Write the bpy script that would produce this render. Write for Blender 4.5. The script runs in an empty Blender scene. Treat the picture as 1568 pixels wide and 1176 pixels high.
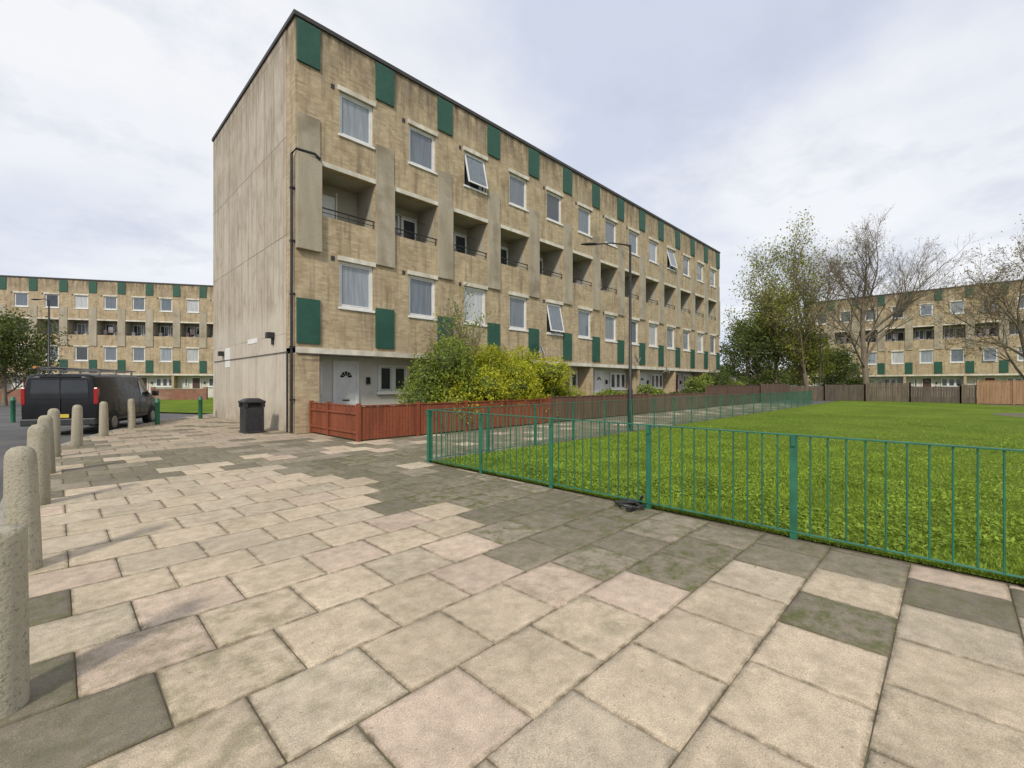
import bpy, math, random
import numpy as np
from mathutils import Vector, Matrix
random.seed(7); np.random.seed(7)
scene=bpy.context.scene
H=1.5; FP=685.0; A=math.radians(44.5)
F=(math.cos(A),math.sin(A)); R=(math.sin(A),-math.cos(A))
def g(px,py):
    d=FP*H/(py-588.0); l=(px-784)/FP*d
    return (d*F[0]+l*R[0], d*F[1]+l*R[1])
def gd(px,d):
    l=(px-784)/FP*d
    return (d*F[0]+l*R[0], d*F[1]+l*R[1])

# ---------------- materials ----------------
def newmat(name):
    m=bpy.data.materials.new(name); m.use_nodes=True
    nt=m.node_tree; b=nt.nodes['Principled BSDF']
    return m,nt,b
def N(nt,t,**k):
    n=nt.nodes.new(t)
    for a,v in k.items(): setattr(n,a,v)
    return n
def mixc(nt,a,b,f,blend='MIX'):
    n=N(nt,'ShaderNodeMix',data_type='RGBA',blend_type=blend)
    for s,v in ((n.inputs[0],f),(n.inputs[6],a),(n.inputs[7],b)):
        if isinstance(v,bpy.types.NodeSocket): nt.links.new(v,s)
        elif isinstance(v,(int,float)): s.default_value=v
        else: s.default_value=(v[0],v[1],v[2],1)
    return n.outputs[2]
def ramp(nt,src,p0,p1,v0=0.0,v1=1.0):
    n=N(nt,'ShaderNodeMapRange'); nt.links.new(src,n.inputs[0])
    n.inputs[1].default_value=p0;n.inputs[2].default_value=p1;n.inputs[3].default_value=v0;n.inputs[4].default_value=v1
    return n.outputs[0]
def noise(nt,vec,scale,detail=4,rough=.55):
    n=N(nt,'ShaderNodeTexNoise'); nt.links.new(vec,n.inputs['Vector'])
    n.inputs['Scale'].default_value=scale;n.inputs['Detail'].default_value=detail;n.inputs['Roughness'].default_value=rough
    return n.outputs[0]
def scaled(nt,vec,s):
    n=N(nt,'ShaderNodeVectorMath',operation='MULTIPLY'); nt.links.new(vec,n.inputs[0]); n.inputs[1].default_value=s
    return n.outputs[0]
def mulv(nt,a,b_):
    n=N(nt,'ShaderNodeMath',operation='MULTIPLY'); nt.links.new(a,n.inputs[0])
    if isinstance(b_,(int,float)): n.inputs[1].default_value=b_
    else: nt.links.new(b_,n.inputs[1])
    return n.outputs[0]
def bump(nt,b,h,strength,dist=.01):
    n=N(nt,'ShaderNodeBump'); n.inputs['Strength'].default_value=strength; n.inputs['Distance'].default_value=dist
    nt.links.new(h,n.inputs['Height']); nt.links.new(n.outputs[0],b.inputs['Normal'])
def nmat(name,c1,c2,scale=3,rough=.8,bs=0,bscale=60,metal=0,c3=None,s3=.4,streak=False,speck=0):
    m,nt,b=newmat(name)
    tc=N(nt,'ShaderNodeTexCoord').outputs['Object']
    v=scaled(nt,tc,(1,1,.15)) if streak else tc
    col=mixc(nt,c1,c2,ramp(nt,noise(nt,v,scale),.35,.65))
    if c3: col=mixc(nt,col,c3,ramp(nt,noise(nt,tc,s3,5),.5,.7,0,.8))
    if speck: col=mixc(nt,col,tuple(x*.45 for x in c2),ramp(nt,noise(nt,tc,speck,3,.7),.55,.68,0,.7))
    nt.links.new(col,b.inputs['Base Color'])
    b.inputs['Roughness'].default_value=rough; b.inputs['Metallic'].default_value=metal
    if bs: bump(nt,b,noise(nt,tc,bscale,5),bs)
    return m
def facevec(nt):
    tc=N(nt,'ShaderNodeTexCoord').outputs['Object']
    s=N(nt,'ShaderNodeSeparateXYZ'); nt.links.new(tc,s.inputs[0])
    a=N(nt,'ShaderNodeMath',operation='ADD'); nt.links.new(s.outputs[0],a.inputs[0]); nt.links.new(s.outputs[1],a.inputs[1])
    c=N(nt,'ShaderNodeCombineXYZ'); nt.links.new(a.outputs[0],c.inputs[0]); nt.links.new(s.outputs[2],c.inputs[1])
    return tc,c.outputs[0],s
def brickmat(name,c1,c2,mortar,w=.225,h=.075,ms=.009,stain=(.13,.10,.065),off=.5,bstr=.4,panel=False):
    m,nt,b=newmat(name)
    tc,fv,s=facevec(nt)
    bt=N(nt,'ShaderNodeTexBrick',offset=off); nt.links.new(fv,bt.inputs['Vector'])
    bt.inputs['Color1'].default_value=(*c1,1);bt.inputs['Color2'].default_value=(*c2,1);bt.inputs['Mortar'].default_value=(*mortar,1)
    bt.inputs['Scale'].default_value=1;bt.inputs['Brick Width'].default_value=w;bt.inputs['Row Height'].default_value=h
    bt.inputs['Mortar Size'].default_value=ms;bt.inputs['Mortar Smooth'].default_value=.2
    col=bt.outputs['Color']
    col=mixc(nt,col,tuple(min(1,x*1.22) for x in c1),ramp(nt,noise(nt,fv,1.1,5),.45,.7,0,.45))
    col=mixc(nt,col,(c2[0]*.72,c2[1]*.66,c2[2]*.6),ramp(nt,noise(nt,scaled(nt,fv,(1,.6,1)),2.3,6),.5,.72,0,.65))
    col=mixc(nt,col,stain,ramp(nt,noise(nt,scaled(nt,fv,(3.2,.28,1)),1.3,6,.65),.50,.72,0,.75))
    if panel:
        col=mixc(nt,col,(.24,.20,.145),ramp(nt,noise(nt,fv,.55,8,.7),.50,.68,0,.6))
        col=mixc(nt,col,(.56,.52,.43),mulv(nt,ramp(nt,s.outputs[2],4.2,3.6,0,.55),ramp(nt,noise(nt,fv,.8,6),.3,.6,.4,1)))
        col=mixc(nt,col,(.14,.11,.08),ramp(nt,noise(nt,scaled(nt,fv,(4.5,.14,1)),1.1,7,.7),.55,.70,0,.55))
        col=mixc(nt,col,(.16,.13,.09),ramp(nt,noise(nt,fv,28,4,.7),.58,.72,0,.35))
        col=mixc(nt,col,(.20,.15,.09),mulv(nt,ramp(nt,s.outputs[2],1.0,-.1,0,.6),ramp(nt,noise(nt,fv,2,6),.35,.6)))
    else:
        col=mixc(nt,col,(.40,.34,.245),ramp(nt,noise(nt,scaled(nt,fv,(.5,1.2,1)),.9,5),.52,.66,0,.4))
    top=ramp(nt,s.outputs[2],10.9,12.7,0,.75)
    col=mixc(nt,col,stain,mulv(nt,top,ramp(nt,noise(nt,scaled(nt,fv,(1.4,.25,1)),3,5,.6),.38,.6,.05,1.3)))
    nt.links.new(col,b.inputs['Base Color']); b.inputs['Roughness'].default_value=.9
    bump(nt,b,noise(nt,fv,45,4) if panel else bt.outputs['Fac'],.3 if panel else -bstr,.008)
    return m
M={}
M['brick']=brickmat('stock_brick',(.50,.395,.245),(.335,.25,.145),(.36,.31,.22))
M['redbrick']=brickmat('red_brick',(.22,.08,.05),(.30,.12,.07),(.25,.2,.16))
M['endconc']=brickmat('precast_panels',(.49,.435,.35),(.42,.36,.275),(.15,.12,.085),w=.92,h=3.08,ms=.016,stain=(.22,.175,.12),off=0,bstr=.3,panel=True)
M['conc']=nmat('concrete_pilaster',(.42,.375,.285),(.33,.285,.205),2.5,.9,.3,80,c3=(.21,.17,.115),s3=.9,streak=True,speck=25)
M['green']=nmat('green_panel',(.012,.072,.046),(.018,.088,.056),8,.6,.15,120,c3=(.010,.052,.034),s3=.8)
M['white']=nmat('white_paint',(.78,.78,.76),(.68,.68,.66),3,.45)
M['lintel']=nmat('painted_lintel',(.70,.67,.58),(.52,.48,.39),3,.7,c3=(.36,.31,.23),s3=1.4,streak=True)
M['cream']=nmat('cream_render',(.66,.64,.59),(.56,.53,.47),1.2,.8,.1,100)
M['balc']=nmat('balcony_wall',(.42,.39,.31),(.34,.31,.24),1.2,.8)
M['coping']=nmat('roof_coping',(.03,.028,.027),(.05,.046,.042),4,.6)
M['black']=nmat('black_metal',(.012,.012,.013),(.022,.022,.022),6,.45)
M['dark']=nmat('dark_plastic',(.018,.019,.021),(.03,.03,.032),10,.5)
def glass(name,c,fold=None):
    m,nt,b=newmat(name)
    tc=N(nt,'ShaderNodeTexCoord').outputs['Object']
    col=mixc(nt,tuple(x*.7 for x in c),c,ramp(nt,noise(nt,scaled(nt,tc,(7,7,.5) if fold else (1.5,1.5,1.5)),2 if fold else 1),.35,.65))
    nt.links.new(col,b.inputs['Base Color']); b.inputs['Roughness'].default_value=.04
    b.inputs['Coat Weight'].default_value=.5; b.inputs['Coat Roughness'].default_value=.02
    bump(nt,b,noise(nt,tc,1.5,1),.03,.05)
    return m
GL=[glass('glass_net_curtain',(.28,.32,.35),1),glass('glass_blind',(.52,.54,.54),1),glass('glass_dark',(.05,.06,.07)),glass('glass_grey_curtain',(.16,.19,.22),1)]
M['gdark']=glass('window_glass',(.02,.025,.03))

# ---------------- mesh builder ----------------
class MB:
    def __init__(s): s.v=[];s.f=[]
    def quad(s,a,b,c,d):
        n=len(s.v); s.v+= [a,b,c,d]; s.f.append((n,n+1,n+2,n+3))
    def box(s,x0,x1,y0,y1,z0,z1,M=None):
        p=[(x0,y0,z0),(x1,y0,z0),(x1,y1,z0),(x0,y1,z0),(x0,y0,z1),(x1,y0,z1),(x1,y1,z1),(x0,y1,z1)]
        if M is not None: p=[tuple(M@Vector(q)) for q in p]
        n=len(s.v); s.v+=p
        for q in ((0,3,2,1),(4,5,6,7),(0,1,5,4),(1,2,6,5),(2,3,7,6),(3,0,4,7)): s.f.append(tuple(n+i for i in q))
    def tube(s,pts,radii,n=8,cap=True):
        base=len(s.v); P=[Vector(p) for p in pts]
        for i,p in enumerate(P):
            t=(P[min(i+1,len(P)-1)]-P[max(i-1,0)])
            if t.length<1e-9: t=Vector((0,0,1))
            t.normalize()
            up=Vector((0,0,1)) if abs(t.z)<.9 else Vector((1,0,0))
            a=t.cross(up).normalized(); b=t.cross(a)
            r=radii[i] if hasattr(radii,'__len__') else radii
            for k in range(n):
                an=2*math.pi*k/n
                s.v.append(tuple(p+(a*math.cos(an)+b*math.sin(an))*r))
        for i in range(len(P)-1):
            for k in range(n):
                k2=(k+1)%n
                s.f.append((base+i*n+k,base+i*n+k2,base+(i+1)*n+k2,base+(i+1)*n+k))
        if cap:
            s.f.append(tuple(base+k for k in range(n))[::-1]); e=base+(len(P)-1)*n
            s.f.append(tuple(e+k for k in range(n)))
    def obj(s,name,mat,parent=None,smooth=False,bevel=0):
        me=bpy.data.meshes.new(name); me.from_pydata(s.v,[],s.f); me.update()
        if smooth: me.polygons.foreach_set('use_smooth',[True]*len(me.polygons))
        o=bpy.data.objects.new(name,me); scene.collection.objects.link(o)
        if mat: me.materials.append(mat)
        if parent: o.parent=parent
        if bevel:
            b=o.modifiers.new('bevel','BEVEL'); b.width=bevel; b.segments=2; b.limit_method='ANGLE'
        return o
def empty(name,loc=(0,0,0),rz=0):
    e=bpy.data.objects.new(name,None); e.location=loc; e.rotation_euler=(0,0,rz); e.empty_display_size=.3
    scene.collection.objects.link(e); return e
def npmesh(name,verts,faces,mat,parent=None,k=4,smooth=False):
    me=bpy.data.meshes.new(name); nf=len(faces)
    me.vertices.add(len(verts)); me.vertices.foreach_set('co',np.asarray(verts,dtype=np.float32).ravel())
    me.loops.add(nf*k); me.loops.foreach_set('vertex_index',np.asarray(faces,dtype=np.int32).ravel())
    me.polygons.add(nf); me.polygons.foreach_set('loop_start',np.arange(0,nf*k,k,dtype=np.int32))
    me.polygons.foreach_set('loop_total',np.full(nf,k,dtype=np.int32))
    if smooth: me.polygons.foreach_set('use_smooth',np.ones(nf,dtype=bool))
    me.update(); me.validate()
    o=bpy.data.objects.new(name,me); scene.collection.objects.link(o); me.materials.append(mat)
    if parent: o.parent=parent
    return o

def wall_sheet(mb,L,z0,z1,ops,depth):
    xs=sorted({0,L}|{o[0] for o in ops}|{o[1] for o in ops}); zs=sorted({z0,z1}|{o[2] for o in ops}|{o[3] for o in ops})
    for i in range(len(xs)-1):
        for j in range(len(zs)-1):
            cx=(xs[i]+xs[i+1])/2; cz=(zs[j]+zs[j+1])/2
            if any(o[0]<cx<o[1] and o[2]<cz<o[3] for o in ops): continue
            mb.quad((xs[i],0,zs[j]),(xs[i+1],0,zs[j]),(xs[i+1],0,zs[j+1]),(xs[i],0,zs[j+1]))
    for (a,b,c,d) in ops:
        mb.quad((a,0,c),(a,0,d),(a,depth,d),(a,depth,c)); mb.quad((b,0,c),(b,depth,c),(b,depth,d),(b,0,d))
        mb.quad((a,0,c),(a,depth,c),(b,depth,c),(b,0,c)); mb.quad((a,0,d),(b,0,d),(b,depth,d),(a,depth,d))

def apartment(name,loc,rz,nb,D=10,seed=1,main=False):
    rnd=random.Random(seed)
    e=empty(name,loc,rz); L=nb*2.6+.75; HT=12.62
    br=MB(); gp=MB(); pl=MB(); wf=MB(); gl=[MB() for _ in GL]; li=MB(); gd_=MB(); ba=MB(); rl=MB(); cr=MB(); vent=MB(); clut=MB()
    ops=[]
    for k in range(nb):
        b=2.6*k+.03
        ops.append((b+1.33,b+2.52,4.0,5.5)); ops.append((b+1.33,b+2.52,9.6,11.0)); ops.append((b+.73,b+2.58,6.8,8.35))
    wall_sheet(br,L,2.62,HT,ops,.2)
    br.quad((0,.75,-.15),(0,0,-.15),(0,0,HT),(0,.75,HT)); br.quad((L,0,-.15),(L,.75,-.15),(L,.75,HT),(L,0,HT))
    br.quad((L,D,-.15),(0,D,-.15),(0,D,HT),(L,D,HT))
    br.quad((0,0,-.15),(.72,0,-.15),(.72,0,2.45),(0,0,2.45)); br.quad((.72,0,-.15),(.72,.9,-.15),(.72,.9,2.45),(.72,0,2.45))
    br.quad((L-.5,0,-.15),(L,0,-.15),(L,0,2.45),(L-.5,0,2.45)); br.quad((L-.5,.9,-.15),(L-.5,0,-.15),(L-.5,0,2.45),(L-.5,.9,2.45))
    ec=MB()
    ec.box(-.02,.1,.75,D+.02,-.15,HT); ec.box(L-.1,L+.02,.75,D+.02,-.15,HT)
    ec.obj('end_wall_panels',M['endconc'],e)
    cp=MB(); cp.box(-.07,L+.07,-.07,D+.07,HT,HT+.13); cp.obj('roof_coping',M['coping'],e)
    li.box(0.0,L,-.06,.9,2.45,2.62)
    def win(x0,x1,z0,z1,y,op=False,gi=None,mid=False):
        t=.07
        wf.box(x0,x1,y,y+.07,z0,z0+t); wf.box(x0,x1,y,y+.07,z1-t,z1)
        wf.box(x0,x0+t,y,y+.07,z0+t,z1-t); wf.box(x1-t,x1,y,y+.07,z0+t,z1-t)
        G=gl[gi if gi is not None else rnd.choice((0,0,1,3,3,3,2))]
        if mid:
            xm=(x0+x1)/2; wf.box(xm-.03,xm+.03,y+.005,y+.065,z0+t,z1-t)
        if not op:
            s=.03; a0,a1,c0,c1=x0+t+.012,x1-t-.012,z0+t+.012,z1-t-.012
            if not mid:
                wf.box(a0,a1,y+.012,y+.06,c0,c0+s); wf.box(a0,a1,y+.012,y+.06,c1-s,c1); wf.box(a0,a0+s,y+.012,y+.06,c0+s,c1-s); wf.box(a1-s,a1,y+.012,y+.06,c0+s,c1-s)
            G.quad((x0+t,y+.045,z0+t),(x1-t,y+.045,z0+t),(x1-t,y+.045,z1-t),(x0+t,y+.045,z1-t))
        else:
            gl[2].quad((x0+t,y+.06,z0+t),(x1-t,y+.06,z0+t),(x1-t,y+.06,z1-t),(x0+t,y+.06,z1-t))
            T=Matrix.Translation((0,y-.01,z1-t))@Matrix.Rotation(math.radians(-rnd.uniform(11,15)),4,'X')
            h=-(z1-z0-2*t); a0,a1=x0+t,x1-t; s=.055
            wf.box(a0,a1,0,.04,h,h+s,T); wf.box(a0,a1,0,.04,-s,0,T); wf.box(a0,a0+s,0,.04,h+s,-s,T); wf.box(a1-s,a1,0,.04,h+s,-s,T)
            q=[T@Vector(p) for p in ((a0+s,.02,h+s),(a1-s,.02,h+s),(a1-s,.02,-s),(a0+s,.02,-s))]
            gl[3].quad(*[tuple(p) for p in q])
    openset={(2,1),(4,0),(9,1)}
    for k in range(nb+1):
        b=2.6*k+.03
        gp.box(b,b+.70,-.06,.02,11.3,12.56); gp.box(b,b+.70,-.06,.02,2.74,4.12)
        pl.box(b+.01,b+.70,-.045,.02,8.5,9.76)
        pl.box(b-(.03 if k==0 and main else 0),b+.715,-(.16 if k==0 and main else .085),.02,5.6,8.5)
        if k==nb: break
        for fi,(z0,z1) in enumerate(((4.0,5.5),(9.6,11.0))):
            op=((k,fi) in openset) if main else rnd.random()<.05
            gi=None
            if main and (k,fi)==(2,0): gi=1
            win(b+1.33,b+2.52,z0,z1,.07,op,gi)
            wf.box(b+1.29,b+2.56,-.05,.07,z0-.07,z0-.002)
            li.box(b+1.27,b+2.6-.012,-.05,.02,z1+.002,z1+.15)
            if rnd.random()<.6: vent.box(b+1.05,b+1.17,-.012,.02,z1-.05,z1+.1)
        li.box(b+.72,b+2.595,-.05,.02,8.355,8.5)
        x0,x1=b+.73,b+2.58
        ba.quad((x0,1.3,5.9),(x1,1.3,5.9),(x1,1.3,8.6),(x0,1.3,8.6))
        ba.quad((x0,.2,5.9),(x0,1.3,5.9),(x0,1.3,8.6),(x0,.2,8.6)); ba.quad((x1,1.3,5.9),(x1,.2,5.9),(x1,.2,8.6),(x1,1.3,8.6))
        ba.quad((x0,.2,5.9),(x1,.2,5.9),(x1,1.3,5.9),(x0,1.3,5.9)); ba.quad((x0,.2,8.4),(x0,1.3,8.4),(x1,1.3,8.4),(x1,.2,8.4))
        ba.quad((x0,.2,5.9),(x0,.2,6.8),(x1,.2,6.8),(x1,.2,5.9))
        if k==0 and main:
            wf.box(x0+.25,x0+1.0,1.25,1.296,5.92,8.0); wf.box(x0+1.05,x0+1.1,1.27,1.296,5.92,8.2)
        else:
            win(x0+.1,x0+.95,6.9,8.1,1.22,False,2 if rnd.random()<.7 else 0,True)
            wf.box(x0+1.05,x0+1.75,1.24,1.296,5.92,8.1)
            gl[2].box(x0+1.15,x0+1.65,1.225,1.239,6.95,7.95)
        rl.tube([(x0,.02,7.06),(x1,.02,7.06)],.022,6); rl.tube([(x0,.02,6.92),(x1,.02,6.92)],.012,5)
        for q in range(3): rl.tube([(x0+.05+q*(x1-x0-.1)/2,.02,6.8),(x0+.05+q*(x1-x0-.1)/2,.02,7.06)],.014,5)
        if rnd.random()<.5 and k>0:
            rl.tube([(x0+.2,.35,6.0),(x0+.25,.4,7.9)],.02,5); rl.tube([(x0+.2,.6,7.8),(x1-.1,.6,7.75)],.008,4)
            zt=7.0+rnd.random()*.4
            clut.box(x0+.3,x0+.6,.5,.8,6.0,zt); clut.box(x1-.5,x1-.15,.6,.9,6.0,zt-.15)
            if rnd.random()<.5: clut.box(x0+.7,x0+1.15,.58,.61,7.1,7.76)
    yb=.9
    cr.quad((.72,yb,-.15),(L-.5,yb,-.15),(L-.5,yb,2.45),(.72,yb,2.45))
    nu=nb//2
    doors=[MB() for _ in range(3)]
    for u in range(nu+nb%2):
        o=5.2*u
        if u>0: br.box(o-.12,o+.12,0.0,.9,-.15,2.449)
        if o+2.6>L: break
        D_=doors[0 if u==0 else rnd.randrange(3)]
        wf.box(o+1.52,o+1.60,yb-.08,yb,-.1,2.3); wf.box(o+2.36,o+2.44,yb-.08,yb,-.1,2.3); wf.box(o+1.6,o+2.36,yb-.08,yb,2.2,2.3)
        D_.box(o+1.6,o+2.36,yb-.05,yb-.003,0,2.2)
        for (c,d,za,zb) in ((1.68,1.95,.2,.85),(2.01,2.28,.2,.85),(1.68,1.95,1.0,1.55),(2.01,2.28,1.0,1.55)):
            D_.box(o+c,o+d,yb-.062,yb-.05,za,zb)
        for q in range(5):
            a0=math.pi*q/5+.06;a1=math.pi*(q+1)/5-.06;cx=o+1.98;cz=1.72
            P=[(cx+r*math.cos(a),yb-.056,cz+r*math.sin(a)) for r,a in ((.07,a0),(.22,a0),(.22,a1),(.07,a1))]
            gd_.quad(P[1],P[0],P[3],P[2])
        rl.box(o+1.86,o+2.1,yb-.066,yb-.05,.92,.96)
        if o+5.0<L:
            x0,x1=o+3.2,o+5.0
            wf.box(x0-.05,x1+.05,yb-.12,yb,1.12,1.2)
            for q in range(3):
                a=x0+q*(x1-x0)/3; win(a,a+(x1-x0)/3-.002,1.2,2.2,yb-.09,False,2)
        win(o+.8,o+1.15,1.15,2.25,yb-.08,False,2)
        rl.box(o+2.75,o+2.87,yb-.1,yb,1.5,1.75)
    for i,c in enumerate(((.74,.74,.73),(.2,.03,.02),(.1,.05,.035))):
        if doors[i].f: doors[i].obj('front_doors',nmat('door_paint',c,tuple(x*.85 for x in c),3,.4),e)
    br.obj('brick_walls',M['brick'],e); gp.obj('green_panels',M['green'],e,bevel=.008); pl.obj('pilasters',M['conc'],e,bevel=.01)
    wf.obj('window_frames',M['white'],e); li.obj('lintels',M['lintel'],e); ba.obj('balcony_walls',M['balc'],e)
    rl.obj('balcony_rails',M['black'],e); cr.obj('ground_floor_walls',M['cream'],e); vent.obj('vents',M['dark'],e); gd_.obj('door_glass',M['gdark'],e)
    if clut.f: clut.obj('balcony_clutter',nmat('clutter',(.10,.07,.06),(.35,.35,.38),.8,.8),e)
    for i,q in enumerate(gl):
        if q.f: q.obj('window_glass',GL[i],e)
    if main:
        p=MB()
        p.tube([(-.09,.06,0.02),(-.09,.06,8.45),(-.02,-.12,8.56),(.5,-.19,8.56),(.68,-.19,8.45)],.042,8)
        p.tube([(-.09,.42,0.02),(-.09,.42,2.5)],.03,6)
        p.tube([(-.05,.42,2.5),(-.05,9.8,2.5)],.014,5)
        for z in (1,2.6,4.2,5.8,7.4): p.box(-.14,0,.0,.12,z,z+.05)
        p.tube([(.05,-.10,2.4),(2.5,-.10,2.4)],.014,5)
        p.obj('drainpipe',M['black'],e)
        l=MB(); l.box(-.26,-.02,1.75,1.95,3.0,3.2); l.box(-.1,-.02,1.8,1.9,2.8,3.05); l.box(-.22,-.02,8.1,8.3,2.7,2.9); l.obj('wall_lamp',M['dark'],e,bevel=.02)
        s=MB(); s.box(-.035,-.02,3.6,4.7,2.98,3.15); s.box(-.035,-.02,7.2,7.9,2.2,3.0); s.obj('wall_nameplate',M['white'],e)
        for (x,z,r) in ((10.9,3.1,.33),(19.7,3.0,.33),(23.8,2.4,.28)):
            d=MB(); n=14
            T=Matrix.Translation((x,-.38,z))@Matrix.Rotation(math.radians(35),4,'Z')@Matrix.Rotation(math.radians(70),4,'X')
            rings=[[T@Vector((rr*math.cos(a*2*math.pi/n),rr*math.sin(a*2*math.pi/n),.25*rr*rr/r)) for a in range(n)] for rr in (.03,r*.5,r)]
            for q in rings: d.v+= [tuple(w) for w in q]
            for i in range(2):
                for a in range(n): d.f.append((i*n+a,i*n+(a+1)%n,(i+1)*n+(a+1)%n,(i+1)*n+a))
            d.tube([tuple(T@Vector((0,-r*.8,.1))),tuple(T@Vector((0,0,.3)))],.012,5); d.tube([(x,-.02,z-.2),tuple(T@Vector((0,0,0)))],.02,6)
            d.obj('satellite_dish',nmat('dish_grey',(.4,.4,.4),(.5,.5,.5),3,.5),e,smooth=True)
    return e
apartment('apartment_building',(5.05,14.13,0),0,13,main=True,seed=3)
P0=gd(0,46.2); P1=gd(328,51.1); dx,dy=P1[0]-P0[0],P1[1]-P0[1]; ln=math.hypot(dx,dy); dx/=ln;dy/=ln; rzL=math.atan2(dy,dx)
apartment('apartment_building',(P0[0]-dx*31.4,P0[1]-dy*31.4,0),rzL,26,seed=5)
apartment('apartment_building',(72.7,14.5,0),-math.pi/2,14,seed=9)

# ---------------- ground ----------------
m,nt,b=newmat('asphalt'); tc=N(nt,'ShaderNodeTexCoord').outputs['Object']
c=mixc(nt,(.075,.074,.074),(.115,.112,.108),ramp(nt,noise(nt,tc,.5,6),.35,.65)); c=mixc(nt,c,(.17,.165,.16),ramp(nt,noise(nt,tc,120,2),.55,.75,0,.5))
nt.links.new(c,b.inputs['Base Color']); b.inputs['Roughness'].default_value=.9; bump(nt,b,noise(nt,tc,150,3),.3); M['asphalt']=m
q=MB(); q.quad((-500,-500,-.12),(600,-500,-.12),(600,600,-.12),(-500,600,-.12)); q.obj('road',M['asphalt'])
edge=[(-.5,-14),(-.5,13),(-.1,15.2),(.5,17.4),(1.3,19.6),(2.25,21.8),(3.5,24),(5.2,26.5),(9,29),(48,31)]
def edgeU(v):
    for (a,b_),(c_,d_) in zip(edge,edge[1:]):
        if b_<=v<=d_: return a+(c_-a)*(v-b_)/(d_-b_)
    return 99
q=MB()
for (a,b_),(c_,d_) in zip(edge,edge[1:]):
    q.quad((a+.02,b_,-.008),(60,b_,-.008),(60,d_,-.008),(c_+.02,d_,-.008))
q.obj('pavement_bed',nmat('joint_mortar',(.10,.08,.05),(.17,.145,.10),6,.95,.4,90,c3=(.05,.08,.015),s3=1.5))
k=MB()
for (a,b_),(c_,d_) in zip(edge,edge[1:]):
    n=max(1,int(math.hypot(c_-a,d_-b_)/.9)); 
    for i in range(n):
        t0=i/n;t1=(i+1)/n; p=(a+(c_-a)*t0,b_+(d_-b_)*t0); r=(a+(c_-a)*t1,b_+(d_-b_)*t1)
        L_=math.hypot(r[0]-p[0],r[1]-p[1]); an=math.atan2(r[1]-p[1],r[0]-p[0])
        T=Matrix.Translation((p[0],p[1],0))@Matrix.Rotation(an,4,'Z')
        k.box(.004,L_-.004,-.13,.002,-.13,.004,T)
k.obj('kerb',nmat('kerb_stone',(.33,.31,.27),(.24,.22,.19),4,.9,.3,70),bevel=.012)

# paving slabs
m,nt,b=newmat('paving_slab')
at=N(nt,'ShaderNodeAttribute',attribute_name='Col').outputs['Color']; tc=N(nt,'ShaderNodeTexCoord').outputs['Object']
fine=ramp(nt,noise(nt,tc,150,3,.75),.3,.7,.60,1.36); mid=ramp(nt,noise(nt,tc,9,7,.7),.3,.7,.76,1.20); big=ramp(nt,noise(nt,tc,1.3,6,.6),.3,.7,.86,1.10)
mm_=mulv(nt,mulv(nt,fine,mid),big)
vm=N(nt,'ShaderNodeVectorMath',operation='SCALE'); nt.links.new(at,vm.inputs[0]); nt.links.new(mm_,vm.inputs['Scale'])
col=mixc(nt,vm.outputs[0],(.24,.195,.135),ramp(nt,noise(nt,tc,1.9,9,.72),.53,.70,0,.5))
col=mixc(nt,col,(.38,.32,.23),ramp(nt,noise(nt,tc,3.1,9,.75),.58,.70,0,.5))
col=mixc(nt,col,(.07,.06,.045),ramp(nt,noise(nt,tc,38,2,.5),.70,.74,0,.6))
al=N(nt,'ShaderNodeAttribute',attribute_name='Col').outputs['Alpha']
col=mixc(nt,col,(.095,.105,.03),mulv(nt,al,ramp(nt,noise(nt,tc,6,9,.75),.46,.60)))
ed=N(nt,'ShaderNodeAttribute',attribute_name='Edge').outputs['Fac']
col=mixc(nt,col,(.12,.095,.055),mulv(nt,ramp(nt,ed,.80,1.0),ramp(nt,noise(nt,tc,11,6,.7),.38,.62,.05,.8)))
nt.links.new(col,b.inputs['Base Color']); b.inputs['Roughness'].default_value=.85; b.inputs['Specular IOR Level'].default_value=.3
bump(nt,b,noise(nt,tc,120,4,.75),.5,.006); M['slab']=m
V=[];Fc=[];C=[];E=[]
SU,SV=.57,.545
rs=random.Random(11)
def slabcol(u,v):
    r=rs.random(); dark=.015; moss=0
    if v>1.15 and u>3.05+.25*math.sin(v*2.1) : dark=.93
    if v<=1.15 and u>4.25: dark=.8
    if v<0 and u>3.6: dark=.3
    if 9.0<v<12.9: dark=.8
    if v>=12.9: dark=.22
    if u<.3: dark=.42
    if .3<u<2.9 and v<4: dark=0
    if 3.3<u<3.9 and .2<v<.7: dark=1
    if r<dark:
        t=rs.uniform(.85,1.25); c=(.205*t,.178*t,.13*t)
        if rs.random()<.16: c=(.31,.265,.20)
        moss=rs.uniform(.4,1.) if u>3 and v<9 else rs.uniform(0.1,.6)
    else:
        t=rs.uniform(.92,1.09); h=rs.random()
        c=(.51*t,.42*t,.305*t) if h<.5 else ((.51*t,.405*t,.31*t) if h<.7 else (.48*t,.405*t,.30*t))
        if v>12: c=tuple(x*.8 for x in c)
        moss=.3*rs.random()**2
        if u<1 and v<4: moss=rs.uniform(.1,.5)
    return (*c,moss)
rows=range(int((-10-1.88)/SV)-1,int((30-1.88)/SV)+1)
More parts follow.
